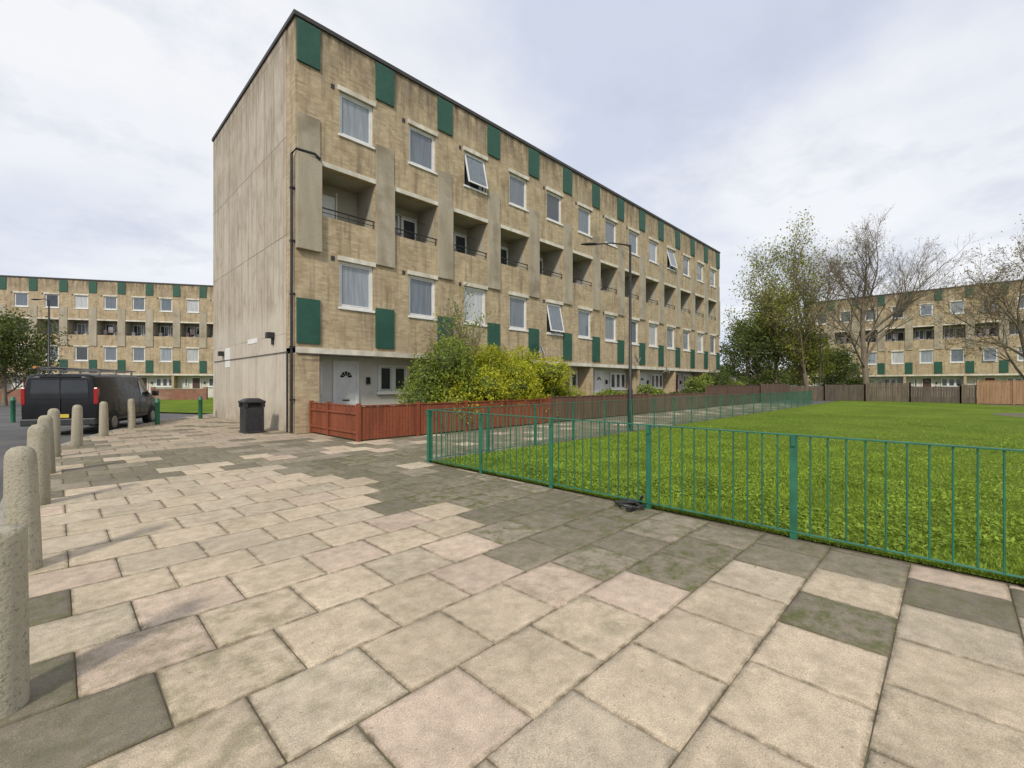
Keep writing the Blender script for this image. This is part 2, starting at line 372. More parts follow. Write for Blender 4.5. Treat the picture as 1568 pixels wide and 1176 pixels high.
for j in rows:
    v0=1.88+j*SV; v1=v0+SV; off=(1.21 if j%2==0 else 1.50)
    for i in range(-6,66):
        u0=off+i*SU; u1=u0+SU; cu,cv=(u0+u1)/2,(v0+v1)/2
        e0=max(edgeU(v0),edgeU(v1)) if -14<v0<30 else 99
        lim=5.0 if cv<7.2 else (40. if cv<11.0 else 5.5 if cv<14.1 else 5.03 )
        if cv>24.2: lim=14
        if cv>13.8 and cv<14.13 and u1>5.05: u1=min(u1,5.05)
        a=max(u0,e0+.02); z=min(u1,lim)
        if z-a<.06: continue
        g_=rs.uniform(.002,.005); tl=[rs.gauss(0,.0012) for _ in range(4)]
        if rs.random()<.06: tl=[t+rs.gauss(0,.003) for t in tl]
        n=len(V); b1=.004; b2=.05
        def ring(ins,dz,ev,f=1):
            for (x,y),t in zip(((a+ins,v0+ins),(z-ins,v0+ins),(z-ins,v1-ins),(a+ins,v1-ins)),tl): V.append((x,y,t*f+dz)); E.append(ev)
        ins2=min(b2,(z-a)*.4)
        ring(g_,-.018,1,0); ring(g_,-.004,1); ring(g_+b1,0,1); ring(g_+ins2,0,.5)
        Fc.append((n+12,n+13,n+14,n+15))
        for s in range(4):
            s2=(s+1)%4
            for q_ in (0,4,8): Fc.append((n+q_+s,n+q_+s2,n+q_+4+s2,n+q_+4+s))
        C+= [slabcol(cu,cv)]*16
o=npmesh('pavement',V,Fc,M['slab'])
ca=o.data.color_attributes.new('Col','FLOAT_COLOR','POINT'); ca.data.foreach_set('color',np.array(C,dtype=np.float32).ravel())
ea=o.data.attributes.new('Edge','FLOAT','POINT'); ea.data.foreach_set('value',np.array(E,dtype=np.float32))

# lawn
m,nt,b=newmat('lawn_soil_grass'); tc=N(nt,'ShaderNodeTexCoord').outputs['Object']
c=mixc(nt,(.125,.20,.02),(.205,.29,.035),ramp(nt,noise(nt,tc,.3,7,.65),.38,.62)); c=mixc(nt,c,(.06,.10,.014),ramp(nt,noise(nt,tc,9,6,.75),.46,.66,0,.8))
c=mixc(nt,c,(.27,.31,.06),ramp(nt,noise(nt,tc,1.3,6,.7),.55,.72,0,.6))
nt.links.new(c,b.inputs['Base Color']); b.inputs['Roughness'].default_value=.95; b.inputs['Specular IOR Level'].default_value=.1; bump(nt,b,noise(nt,tc,22,6,.7),1,.08)
M['lawn']=m
nx,ny=90,90; us=np.linspace(0,1,nx)**1.6*43.5+5.06; vs=7.08-np.linspace(0,1,ny)**1.4*52
UU,VV=np.meshgrid(us,vs,indexing='ij'); ZZ=.015+.05*np.sin(UU*.4+1)*np.sin(VV*.33)*np.clip((UU-6)/6,0,1)*np.clip((6-VV)/6,0,1)
vt=np.stack([UU,VV,ZZ],-1).reshape(-1,3); idx=np.arange(nx*ny).reshape(nx,ny)
fc=np.stack([idx[:-1,:-1],idx[:-1,1:],idx[1:,1:],idx[1:,:-1]],-1).reshape(-1,4)
lawn=npmesh('lawn',vt,fc[:,::-1],m,smooth=True)
def leafmat(name,c1,c2,tr=.35,rough=.5,ds=.9,dk=.5):
    m,nt,b=newmat(name)
    ri=N(nt,'ShaderNodeNewGeometry').outputs['Random Per Island']; tc=N(nt,'ShaderNodeTexCoord').outputs['Object']
    col=mixc(nt,c1,c2,ri); col=mixc(nt,col,tuple(x*dk for x in c1),ramp(nt,noise(nt,tc,ds,4),.45,.7,0,.7))
    nt.links.new(col,b.inputs['Base Color']); b.inputs['Roughness'].default_value=rough; b.inputs['Specular IOR Level'].default_value=.25
    t=N(nt,'ShaderNodeBsdfTranslucent'); nt.links.new(col,t.inputs[0]); mx=N(nt,'ShaderNodeMixShader'); mx.inputs[0].default_value=tr
    out=nt.nodes['Material Output']; nt.links.new(b.outputs[0],mx.inputs[1]); nt.links.new(t.outputs[0],mx.inputs[2]); nt.links.new(mx.outputs[0],out.inputs[0])
    return m
def blades(n,u,v,hmin,hmax,w,name,mat,parent=None):
    h=np.random.uniform(hmin,hmax,n)*(0.5+.5*np.sin(u*1.7+np.sin(v*2.1))**2); an=np.random.uniform(0,2*np.pi,n); le=np.random.uniform(.2,1.1,n)*h
    a2=np.random.uniform(0,2*np.pi,n); wd=w*np.random.uniform(.6,1.3,n)
    z=np.full(n,.01)
    p0=np.stack([u-np.cos(an)*wd,v-np.sin(an)*wd,z],-1);p1=np.stack([u+np.cos(an)*wd,v+np.sin(an)*wd,z],-1)
    p2=np.stack([u+np.cos(a2)*le,v+np.sin(a2)*le,z+h],-1)
    vt=np.stack([p0,p1,p2],1).reshape(-1,3); fc=np.arange(n*3).reshape(-1,3)
    return npmesh(name,vt,fc,mat,parent,k=3)
gm=leafmat('grass_blades',(.18,.29,.025),(.34,.44,.055),.3,.6,ds=1.3,dk=.55)
n=150000
uu=5.08+np.random.exponential(4.0,n); vv=7.05-np.abs(np.random.uniform(0,1,n))**.9*15
k_=(uu<30)
uu,vv=uu[k_],vv[k_]
blades(len(uu),uu,vv,.025,.07,.010,'grass_blades',gm,lawn)
def leaves(n,c_,s,mat,parent,name='foliage',flat=1.0):
    a=np.random.normal(size=(n,3)); a[:,2]*=flat; a/=np.linalg.norm(a,axis=1)[:,None]; b2=np.random.normal(size=(n,3)); b2[:,2]*=flat; b2-=a*np.sum(a*b2,1)[:,None]; b2/=np.linalg.norm(b2,axis=1)[:,None]
    sz=s*np.random.uniform(.5,1.3,(n,1)); a=a*sz; b2=b2*sz*.6
    vt=np.stack([c_-a,c_+b2,c_+a,c_-b2],1).reshape(-1,3)
    return npmesh(name,vt,np.arange(n*4).reshape(-1,4),mat,parent)
n=55000
u=5.1+np.random.exponential(3.2,n); v=7.0-np.random.uniform(0,1,n)*11; cl_m=(np.sin(u*2.3+1.3*np.sin(v*1.9))+np.sin(v*2.9+u))>-.3; u=u[cl_m];v=v[cl_m]
leaves(len(u),np.stack([u,v,np.random.uniform(.03,.075,len(u))],-1),.021,gm,lawn,'clover',.35)
n=9000; vv=np.random.uniform(-4,7.1,n); uu=5.03+np.abs(np.random.normal(0,.03,n))
blades(n,uu,vv,.03,.10,.007,'edge_weeds',gm,lawn)
n=3600; uu=np.random.uniform(-.3,5,n); vv=1.88+np.round(np.random.uniform(-3,13,n))*SV+np.random.normal(0,.006,n)
k_=((uu<.8)|(uu>3.2))&(np.sin(uu*9+vv*5)>.1)
blades(int(k_.sum()),uu[k_],vv[k_],.004,.014,.004,'joint_weeds',gm,lawn)
n=240; u=5.0-np.abs(np.random.normal(0,.5,n)); v=np.random.uniform(.8,7,n); a=np.random.uniform(0,6.28,n); s=np.random.uniform(.004,.010,n)
vt=np.stack([np.stack([u+s*np.cos(a+q),v+s*np.sin(a+q),.005+np.random.uniform(0,.006,n)],-1) for q in (0,1.2,3.1,4.4)],1).reshape(-1,3)
npmesh('fallen_leaves',vt,np.arange(n*4).reshape(-1,4),leafmat('dry_leaf',(.22,.16,.05),(.4,.34,.1)))

gv=MB(); a=g(228,629);b_=g(420,634);c_=g(420,606.5);d_=g(170,608)
gv.quad((*a,-.05),(*b_,-.05),(*c_,-.05),(*d_,-.05)); gv.obj('grass_verge',M['lawn'])
q=MB(); q.box(5.55,39.6,11.05,14.0,-.01,.012); q.obj('garden_ground',nmat('garden_soil',(.10,.09,.05),(.06,.10,.03),2,.95,.6,20))
q=MB(); q.quad((48.7,-60,.0),(72.5,-60,.0),(72.5,60,.0),(48.7,60,.0)); q.obj('rear_ground',M['lawn'])
q=MB(); q.quad((40.2,7.2,.002),(48.6,7.2,.002),(48.6,31,.002),(40.2,31,.002)); q.obj('parking_ground',M['asphalt'])

# ---------------- railings ----------------
rm=nmat('green_rail_paint',(.018,.125,.07),(.026,.155,.09),9,.45,.1,60,c3=(.012,.075,.045),s3=2)
def railing(name,p,q_,step=1.51):
    L_=math.hypot(q_[0]-p[0],q_[1]-p[1]); e=empty(name,(p[0],p[1],0),math.atan2(q_[1]-p[1],q_[0]-p[0]))
    r=MB(); r.box(0,L_,-.022,.022,1.0,1.014); r.box(0,L_,-.018,.018,.065,.077); r.obj('rails',rm,e,bevel=.003)
    po=MB(); n=int(L_/step)+1
    for i in range(n): po.box(i*step-.032,i*step+.032,-.012,.012,-.02,1.0); po.box(i*step-.02,i*step+.02,-.03,-.012,.9,1.0)
    po.obj('posts',rm,e,bevel=.003)
    ba=MB()
    for i in range(n):
        for j in range(1,11):
            x=i*step+j*step/11
            if x<L_: ba.tube([(x,0,.077),(x,0,1.0)],.0085,6,False)
    ba.obj('bars',rm,e,smooth=True)
railing('green_railing',(4.97,7.13),(5.03,-8))
railing('green_railing',(5.02,7.13),(38,7.13))
c1=g(972,778)
q=MB(); pts=[]
for t in range(40):
    s=t/39; a=s*8.3
    pts.append((c1[0]+.13*math.cos(a)*(1+.3*math.sin(3*a))-.02*t/10, c1[1]+.16*math.sin(a)+.05*s, .03+.03*abs(math.sin(a*1.7))))
pts+= [(c1[0]+.1,c1[1]+.0,.05),(5.0,c1[1]-.05,.14)]
q.tube(pts,.019,8); q.box(c1[0]-.2,c1[0]-.1,c1[1]-.06,c1[1]+.0,.0,.05); q.obj('bike_lock_cable',M['black'],smooth=False)

def wood(name,c1,c2): return nmat(name,c1,c2,5,.75,.3,40,streak=True,speck=18)
def wfence(name,p,q_,h,mat,bw=.1,cap=True,posts=1.8,gap=.008,seed=0):
    rr=random.Random(seed); L_=math.hypot(q_[0]-p[0],q_[1]-p[1]); e=empty(name,(p[0],p[1],0),math.atan2(q_[1]-p[1],q_[0]-p[0]))
    s=MB(); x=0
    while x<L_-.02:
        s.box(x,min(x+bw-gap,L_),-.012+rr.uniform(-.003,.003),.01,.04,h+rr.uniform(-.012,.012)-(.02 if cap else 0)); x+=bw
    s.obj('boards',mat,e)
    t=MB(); n=int(L_/posts)+1
    for i in range(n+1):
        x=min(i*posts,L_); t.box(x-.045,x+.045,-.055,.055,-.02,h+.06)
    if cap: t.box(0,L_,-.04,.03,h-.018,h+.012)
    t.box(0,L_,.012,.05,h*.75,h*.75+.06); t.box(0,L_,.012,.05,.2,.26)
    t.obj('posts',mat,e,bevel=.004)
rw=wood('stained_wood',(.25,.066,.024),(.17,.042,.016))
wfence('wooden_fence',(5.5,11.0),(5.5,14.05),.93,rw,seed=1)
wfence('wooden_fence',(5.5,11.0),(13.2,11.0),.93,rw,seed=2)
wfence('wooden_fence',(13.3,11.0),(21,11.0),1.0,wood('brown_wood',(.10,.05,.03),(.15,.08,.05)),seed=3)
wfence('wooden_fence',(21.2,11.0),(28.6,11.0),.95,wood('brown_wood',(.16,.10,.065),(.11,.07,.045)),seed=4)
wfence('wooden_fence',(28.8,11.0),(39.6,11.0),1.4,wood('dark_wood',(.08,.045,.03),(.13,.075,.05)),seed=5)
gw=wood('weathered_wood',(.13,.10,.075),(.075,.058,.045)); ow=wood('orange_wood',(.36,.22,.12),(.27,.155,.08))
for i in range(6):
    a=11-i*2.9; wfence('wooden_fence',(48.6,a),(48.6,a-2.8),1.3+.14*((i*7)%3),gw if i%2 else wood('weathered_wood',(.17,.13,.09),(.09,.07,.05)),bw=.15,cap=False,seed=10+i,posts=1.4)
wfence('wooden_fence',(48.5,-1.4),(48.5,-8),1.75,ow,bw=.15,cap=True,seed=20)
wfence('wooden_fence',(48.5,-8.1),(48.5,-30),1.7,gw,bw=.15,cap=True,seed=21)
wfence('wooden_fence',(39.8,11.0),(48.5,11.0),1.5,wood('weathered_wood',(.15,.10,.07),(.09,.06,.045)),bw=.15,cap=False,seed=22)

# ---------------- street furniture ----------------
cb=nmat('bollard_concrete',(.42,.385,.29),(.29,.26,.19),3.2,.95,.8,55,c3=(.16,.15,.09),s3=2.2,streak=True,speck=45)
def revolve(name,prof,loc,mat,n=20,parent=None,tilt=(0,0)):
    q=MB()
    for (r,z) in prof:
        for i in range(n):
            a=2*math.pi*i/n; q.v.append((r*math.cos(a),r*math.sin(a),z))
    for j in range(len(prof)-1):
        for i in range(n): q.f.append((j*n+i,j*n+(i+1)%n,(j+1)*n+(i+1)%n,(j+1)*n+i))
    q.f.append(tuple((len(prof)-1)*n+i for i in range(n)))
    o=q.obj(name,mat,parent,smooth=True); o.location=loc; o.rotation_euler=(tilt[0],tilt[1],random.uniform(0,6)); return o
bl=[((-.20,3.14),.83,0),((-.19,5.35),1.0,1),((-.16,8.1),1.0,1),((-.12,10.8),.98,1),((-.05,13.15),1.0,1),((.34,15.06),1.0,1),((.95,17.4),1.0,1),((1.8,20.0),1.0,1)]
for (p,h,rd) in bl:
    s_=.86
    prof=[(.128,-.02),(.126,.1),(.118,h*.5),(.108,h-.12)]+([(.104,h-.07),(.09,h-.035),(.06,h-.008),(.02,h)] if rd else [(.108,h-.06),(.105,h-.02),(.095,h),(.02,h+.004)])
    prof=[(r*s_,z) for r,z in prof]
    revolve('concrete_bollard',prof,(p[0],p[1],0),cb,n=28,tilt=(random.uniform(-.02,.02),random.uniform(-.02,.02)))
for px,py in ((241,650),(307,641),(20,643)):
    p=g(px,py); revolve('green_bollard',[(.075,-.1),(.075,.78),(.09,.79),(.09,.84),(.075,.85),(.07,.93),(.04,.97),(.01,.98)],(p[0],p[1],0),rm)
e=empty('litter_bin',(4.25,15.5,0),math.radians(0))
q=MB(); q.box(-.27,.27,-.27,.27,.02,.78); q.box(-.3,.3,-.3,.3,.0,.05); q.obj('body',M['dark'],e,bevel=.03)
q=MB()
for sx in (-1,1):
    for sy in (-1,1): q.box(sx*.24-.05,sx*.24+.05,sy*.24-.05,sy*.24+.05,.78,.93)
q.obj('corner_posts',M['dark'],e)
q=MB(); q.v+=[(-.31,-.31,.92),(.31,-.31,.92),(.31,.31,.92),(-.31,.31,.92),(-.31,-.31,.97),(.31,-.31,.97),(.31,.31,.97),(-.31,.31,.97),(-.16,-.16,1.06),(.16,-.16,1.06),(.16,.16,1.06),(-.16,.16,1.06)]
q.f+=[(3,2,1,0),(8,9,10,11)]+[(i,(i+1)%4,4+(i+1)%4,4+i) for i in range(4)]+[(4+i,4+(i+1)%4,8+(i+1)%4,8+i) for i in range(4)]; q.obj('hood',M['dark'],e,bevel=.012)
q=MB(); q.box(-.25,.25,-.25,.25,.77,.9); q.obj('liner',nmat('liner',(.004,.004,.004),(.006,.006,.006),1,.9),e)
def lamp(name,p,h,arm=1.4,ang=math.radians(135),mat=M['black']):
    e=empty(name,(p[0],p[1],0),ang)
    q=MB(); q.tube([(0,0,-.02),(0,0,.05),(0,0,1.3),(0,0,1.38),(0,0,h)],[.10,.085,.085,.055,.038],12)
    q.tube([(0,0,h-.05),(.12,0,h+.0),(arm*.55,0,h+.06),(arm,0,h+.02)],[.03,.028,.024,.022],8); q.obj('column',mat,e,smooth=True)
    q=MB(); q.tube([(arm-.05,0,h+.02),(arm+.05,0,h+.03),(arm+.3,0,h+.03),(arm+.5,0,h+.0)],[.04,.085,.10,.03],10); 
    for i,v in enumerate(q.v): q.v[i]=(v[0],v[1],h+.02+(v[2]-h-.02)*.45)
    q.obj('lantern',mat,e,smooth=True)
    q=MB(); q.box(-.06,.06,-.105,-.07,.5,1.1); q.obj('access_door',mat,e)
lamp('street_lamp',g(965,659),6.0,1.1)
lamp('street_lamp',gd(75,25),6.2,.5)
lamp('street_lamp',gd(1256,46),7.0,.6,math.radians(200))
lamp('street_lamp',gd(1160,60),7.5,.6,math.radians(200))

# ---------------- vehicles ----------------
tyre=nmat('tyre',(.012,.012,.012),(.02,.02,.02),9,.85); rim=nmat('wheel_rim',(.22,.22,.23),(.3,.3,.3),5,.35,metal=.7)
tail=nmat('tail_light',(.35,.01,.01),(.25,.01,.01),9,.2)
def vehicle(name,loc,rz,st,paint,belt,wheels,wr,van=True,side=None,rearwin=None,screen=None):
    e=empty(name,(loc[0],loc[1],loc[2]),rz)
    m,nt,b=newmat(name+'_paint'); b.inputs['Base Color'].default_value=(*paint,1); b.inputs['Coat Weight'].default_value=.15; b.inputs['Specular IOR Level'].default_value=.35
    tc=N(nt,'ShaderNodeTexCoord').outputs['Object']; nt.links.new(ramp(nt,noise(nt,tc,4,5),.3,.7,.22,.40),b.inputs['Roughness'])
    q=MB(); rings=[]
    for (x,zb,zt,hw,ht) in st:
        zbelt=min(belt,zt-.14)
        r=[(hw*.9,zb),(hw*.985,zb+.12),(hw,zb+(zbelt-zb)*.55),(hw*.985,zbelt),(ht+.03,zt-.10),(ht-.03,zt-.03),(ht*.75,zt),(0,zt+.015)]
        ring=[(x,y,z) for y,z in r]+[(x,-y,z) for y,z in r[-2::-1]]
        rings.append(len(q.v)); q.v+=ring
    n=15
    for a,b2 in zip(rings,rings[1:]):
        for i in range(n-1): q.f.append((a+i,a+i+1,b2+i+1,b2+i))
        q.f.append((a+n-1,a,b2,b2+n-1))
    q.f.append(tuple(rings[0]+i for i in range(n))[::-1]); q.f.append(tuple(rings[-1]+i for i in range(n)))
    o=q.obj('body',m,e,smooth=True); bm=o.modifiers.new('b','BEVEL'); bm.width=.025; bm.segments=2; bm.limit_method='ANGLE'; bm.angle_limit=math.radians(35)
    def surf(x,z):
        for s0,s1 in zip(st,st[1:]):
            if s0[0]<=x<=s1[0]:
                t=(x-s0[0])/(s1[0]-s0[0]); zb,zt,hw,ht=[s0[i]+(s1[i]-s0[i])*t for i in (1,2,3,4)]
                zbelt=min(belt,zt-.14); zz=(z-zbelt)/max(.01,(zt-.10-zbelt)); zz=min(1,max(0,zz))
                return hw*.985+(ht+.03-hw*.985)*zz
        return .9
    w=MB()
    for poly in (side or []):
        for sg in (1,-1):
            P=[(x,sg*(surf(x,z)+.012),z) for x,z in poly]; base=len(w.v); w.v+=P; w.f.append(tuple(range(base,base+len(P))) if sg<0 else tuple(range(base,base+len(P)))[::-1])
    for poly in (rearwin,screen):
        if poly:
            base=len(w.v); w.v+=poly; w.f.append(tuple(range(base,base+len(poly))))
    w.obj('windows',M['gdark'],e)
    t=MB(); rr=MB(); hw=st[2][3]
    for wx in wheels:
        for sg in (1,-1):
            y0,y1=sg*(hw-.22),sg*(hw+.012)
            t.tube([(wx,y0,wr),(wx,y1-sg*.03,wr),(wx,y1,wr)],[wr,wr,wr*.93],22); rr.tube([(wx,y1,wr),(wx,y1+sg*.012,wr)],[wr*.64,wr*.55],18)
            t.tube([(wx,y0,wr+.03),(wx,y1-sg*.018,wr+.03)],wr*1.17,22)
    t.obj('wheels',tyre,e); rr.obj('wheel_rims',rim,e)
    tl=MB()
    x0=st[0][0]
    for sg in (1,-1):
        if van: tl.box(x0-.015,x0+.12,sg*(hw-.10)-.05,sg*(hw-.10)+.05,.98,1.5)
        else: tl.box(x0-.015,x0+.1,sg*(hw-.2)-.13,sg*(hw-.2)+.13,.68,.86)
    tl.obj('tail_lights',tail,e,bevel=.015)
    pb=MB(); pb.box(x0-.09,x0+.12,-hw*.93,hw*.93,.32,.54); xe=st[-1][0]; pb.box(xe-.15,xe+.03,-hw*.8,hw*.8,.28,.5)
    for sg in (1,-1):
        mx=3.95 if van else 2.55+.35
        pb.box(mx,mx+.16,sg*(hw+.12)-.1,sg*(hw+.12)+.1,belt-.03,belt+.19 if van else belt+.1)
    pb.obj('bumpers_mirrors',M['dark'],e,bevel=.03)
    np_=MB(); np_.box(x0-.1,x0-.085,-.26,.26,(.62 if van else .56)-.05,(.62 if van else .56)+.06)
    np_.obj('number_plate',nmat('plate_yellow',(.6,.45,.05),(.55,.42,.05),3,.5),e)
    hl=MB()
    for sg in (1,-1): hl.box(xe-.2,xe-.0,sg*(hw*.68)-.13,sg*(hw*.68)+.13,.66,.8)
    hl.obj('headlights',nmat('headlight',(.6,.6,.6),(.5,.5,.5),3,.1),e,bevel=.03)
    return e
vst=[(0,.40,1.84,.92,.76),(.08,.34,1.93,.965,.80),(1.5,.30,1.97,.985,.83),(3.2,.30,1.96,.985,.82),(3.65,.30,1.88,.98,.78),(4.15,.30,1.46,.96,.76),(4.4,.30,1.20,.95,.82),(4.85,.32,1.02,.90,.78),(5.0,.40,.82,.82,.7)]
Rc=(14.3*F[0]-13.2*R[0],14.3*F[1]-13.2*R[1]); hd=A+math.radians(20)
org=(Rc[0]-math.sin(hd)*.97,Rc[1]+math.cos(hd)*.97)
rw_=[(-.016,-.72,1.16),(-.016,.72,1.16),(-.012,.68,1.74),(-.012,-.68,1.74)][::-1]
van=vehicle('parked_van',(org[0],org[1],-.12),hd,vst,(.006,.0065,.008),1.18,(.95,4.1),.33,True,
  side=[[(3.05,1.22),(3.95,1.2),(3.75,1.5),(3.5,1.76),(3.05,1.78)]],rearwin=rw_,
  screen=[(3.72,-.68,1.86),(4.17,-.7,1.47),(4.17,.7,1.47),(3.72,.68,1.86)][::-1])
q=MB()
for x in (.5,1.6,2.8): q.box(x,x+.05,-.8,.8,2.05,2.09); q.box(x,x+.05,-.78,-.74,1.9,2.05); q.box(x,x+.05,.74,.78,1.9,2.05)
q.tube([(.1,-.78,2.1),(3.1,-.78,2.1)],.02,6); q.tube([(.1,.78,2.1),(3.1,.78,2.1)],.02,6); q.tube([(-.2,.15,2.13),(3.4,.15,2.13)],.025,6); q.tube([(-.2,.5,2.13),(3.4,.5,2.13)],.025,6)
for i in range(10): q.tube([(i*.34,.15,2.13),(i*.34,.5,2.13)],.015,5)
q.obj('roof_rack',nmat('rack_metal',(.10,.10,.10),(.22,.22,.22),5,.4,metal=.5),van)
q=MB(); q.box(-.03,-.005,-.008,.008,.6,1.8); q.box(-.04,-.01,-.5,.5,1.84,1.88)
q.obj('door_seam',M['black'],van)
q=MB(); 
for x in (1.3,2.95,3.98): q.box(x,x+.008,-.992,-.986,.5,1.1); q.box(x,x+.008,.986,.992,.5,1.1)
q.box(.3,3.6,-.995,-.98,.42,.5); q.box(.3,3.6,.98,.995,.42,.5); q.obj('side_trim',M['dark'],van)
q=MB(); q.tube([(-.24,.5,2.13),(-.14,.5,2.13)],.04,8);q.obj('rack_caps',nmat('orange_cap',(.5,.2,.03),(.5,.22,.03),3,.5),van)
cst=[(0,.42,.85,.78,.70),(.12,.3,1.02,.84,.66),(.7,.25,1.38,.87,.60),(1.3,.23,1.46,.88,.60),(2.1,.23,1.44,.88,.60),(2.5,.23,1.30,.88,.58),(3.05,.23,.98,.87,.70),(3.8,.26,.86,.83,.68),(4.1,.36,.66,.74,.6)]
cside=[[(.55,.98),(1.45,.98),(1.45,1.36),(.85,1.34)],[(1.52,.98),(2.85,.98),(2.4,1.32),(1.52,1.37)]]
def car(px,d,rz,col):
    p=gd(px,d); vehicle('parked_car',(p[0],p[1],-.12),rz,cst,col,.92,(.75,3.3),.31,False,side=cside,
      rearwin=[(.13,-.6,1.03),(.13,.6,1.03),(.62,.56,1.36),(.62,-.56,1.36)][::-1],screen=[(3.0,-.66,1.02),(3.0,.66,1.02),(2.53,.56,1.31),(2.53,-.56,1.31)])
car(1188,56,math.radians(-60),(.25,.26,.28)); car(1222,58,math.radians(-60),(.4,.4,.42))

# white outbuilding beyond the end of the block
p=gd(1104,43.5); e=empty('garden_shed',(p[0],p[1],0),0)
q=MB(); q.box(-1.2,1.2,-1,1,0,2.15); q.obj('shed_walls',M['cream'],e)
q=MB(); q.box(-1.35,1.35,-1.15,1.15,2.15,2.27); q.obj('shed_roof',M['coping'],e)
q=MB(); q.box(-.4,.4,-1.04,-1.0,0,1.95); q.box(-1.24,-1.2,-.4,.4,0,1.95); q.obj('shed_door',wood('shed_wood',(.12,.07,.04),(.16,.1,.06)),e)

e=empty('garden_wall',(P0[0]-dx*31.4,P0[1]-dy*31.4,0),rzL)
q=MB()
for i in range(10):
    q.box(i*6.0,i*6+4.6,-7.15,-6.9,-.12,1.0)
    q.box(i*6.0-.05,i*6+.25,-7.2,-6.85,-.12,1.2); q.box(i*6+4.4,i*6+4.7,-7.2,-6.85,-.12,1.2)
q.obj('wall_bricks',M['redbrick'],e)
q=MB()
for i in range(10): q.box(i*6.0+.26,i*6+4.39,-7.18,-6.87,1.0,1.06)
q.obj('wall_coping',M['conc'],e)

# ---------------- trees ----------------
bark=nmat('bark',(.22,.18,.13),(.13,.105,.075),6,.95,.6,30,streak=True)
def tree(name,p,h,spread,levels,nchild,leaf=None,leafn=0,leafs=.12,seed=1,trunk=.28,first=.25,up=.35,leafspread=.35,minr=.009,z0=0,wig=.10):
    rr=random.Random(seed); q=MB(); tips=[]
    def grow(pos,d,L,r,lv):
        nseg=4 if lv<3 else 2; pts=[pos]; rad=[r]; cur=pos; dd=d
        for i in range(nseg):
            j=wig*.6+.05*lv
            dd=(dd+Vector((rr.gauss(0,j),rr.gauss(0,j),rr.gauss(0,j*.6)+ (up*.14 if lv>0 else .05)))).normalized()
            cur=cur+dd*(L/nseg); pts.append(cur); rad.append(max(minr*.6,r*(1-.62*(i+1)/nseg)))
        q.tube([tuple(x) for x in pts],rad,8 if lv==0 else (6 if lv==1 else (4 if lv==2 else 3)),cap=False)
        if lv>=levels: tips.append((pts[-1],dd)); tips.append((pts[1],dd)); return
        nc=nchild[min(lv,len(nchild)-1)]
        for c_ in range(nc):
            t=(first if lv==0 else .22)+(1-(first if lv==0 else .22))*((c_+rr.random())/nc)
            f=t*nseg; i=min(int(f),nseg-1); base=pts[i].lerp(pts[i+1],f-i); br_=rad[i]+(rad[i+1]-rad[i])*(f-i)
            an=rr.uniform(0,2*math.pi) if lv>0 else (c_*2.4+rr.uniform(-.4,.4)); tilt=rr.uniform(.45,.95)*spread*(1.15-.5*t if lv==0 else 1)
            a=dd.orthogonal().normalized(); b2=dd.cross(a)
            nd=(dd*math.cos(tilt)+(a*math.cos(an)+b2*math.sin(an))*math.sin(tilt)).normalized(); nd.z+=up*.3; nd.normalize()
            LL=L*(.78-.28*t if lv==0 else .68-.22*t)*rr.uniform(.75,1.1)
            grow(base,nd,LL,max(minr,min(br_*.72,r*.46)),lv+1)
        if lv>0: grow(pts[-1],dd,L*.5,max(minr,rad[-1]),lv+1)
    grow(Vector((0,0,-.1)),Vector((0,0,1)),h*.72,trunk,0)
    e=empty(name,(p[0],p[1],z0)); q.obj('branches',bark,e,smooth=True)
    if leaf:
        T=np.array([list(t[0]) for t in tips]); n=leafn; c_=T[np.random.randint(0,len(T),n)]+np.random.normal(0,leafspread,(n,3)); leaves(n,c_,leafs,leaf,e)
    return e
ylw=leafmat('spring_leaves',(.24,.27,.05),(.42,.43,.09),.45); grn=leafmat('green_leaves',(.08,.12,.03),(.17,.20,.05),.4); bud=leafmat('bud_leaves',(.30,.24,.10),(.40,.31,.13),.4)
tree('bare_tree',gd(1327,40.3),13.6,.98,5,(10,6,5,4,3),leaf=bud,leafn=2500,leafs=.06,seed=4,trunk=.27,first=.22,up=.50,minr=.008)
tree('spring_tree',gd(1238,47),14.4,.9,4,(12,7,6,4),leaf=ylw,leafn=10000,leafs=.12,seed=8,trunk=.23,first=.15,up=.55)
tree('spring_tree',gd(1190,50),10,1.0,4,(10,6,5,4),leaf=ylw,leafn=11000,leafs=.12,seed=18,trunk=.2,first=.12,up=.4)
tree('budding_tree',gd(1575,37),11.0,1.15,5,(10,6,5,4,3),leaf=bud,leafn=6000,leafs=.08,seed=12,trunk=.22,first=.2,up=.35,minr=.009)
tree('bare_tree',gd(1475,62),8.5,1.1,4,(8,5,4,4),leaf=bud,leafn=2500,leafs=.10,seed=31,trunk=.18,first=.2)
tree('green_tree',gd(1145,50),7.2,1.1,4,(9,6,4,3),leaf=grn,leafn=9000,leafs=.14,seed=14,trunk=.2,first=.1,leafspread=.45)
tree('green_tree',gd(1225,50),6.5,1.2,4,(9,6,4,3),leaf=ylw,leafn=7000,leafs=.14,seed=15,trunk=.2,first=.1,leafspread=.5)
tree('green_tree',gd(1290,55),5.0,1.2,4,(9,6,4,3),leaf=grn,leafn=5000,leafs=.15,seed=25,trunk=.2,first=.1,leafspread=.5)
tree('green_tree',gd(8,33),5.6,1.2,4,(9,6,4,3),leaf=grn,leafn=11000,leafs=.10,seed=16,trunk=.15,first=.12,leafspread=.35)
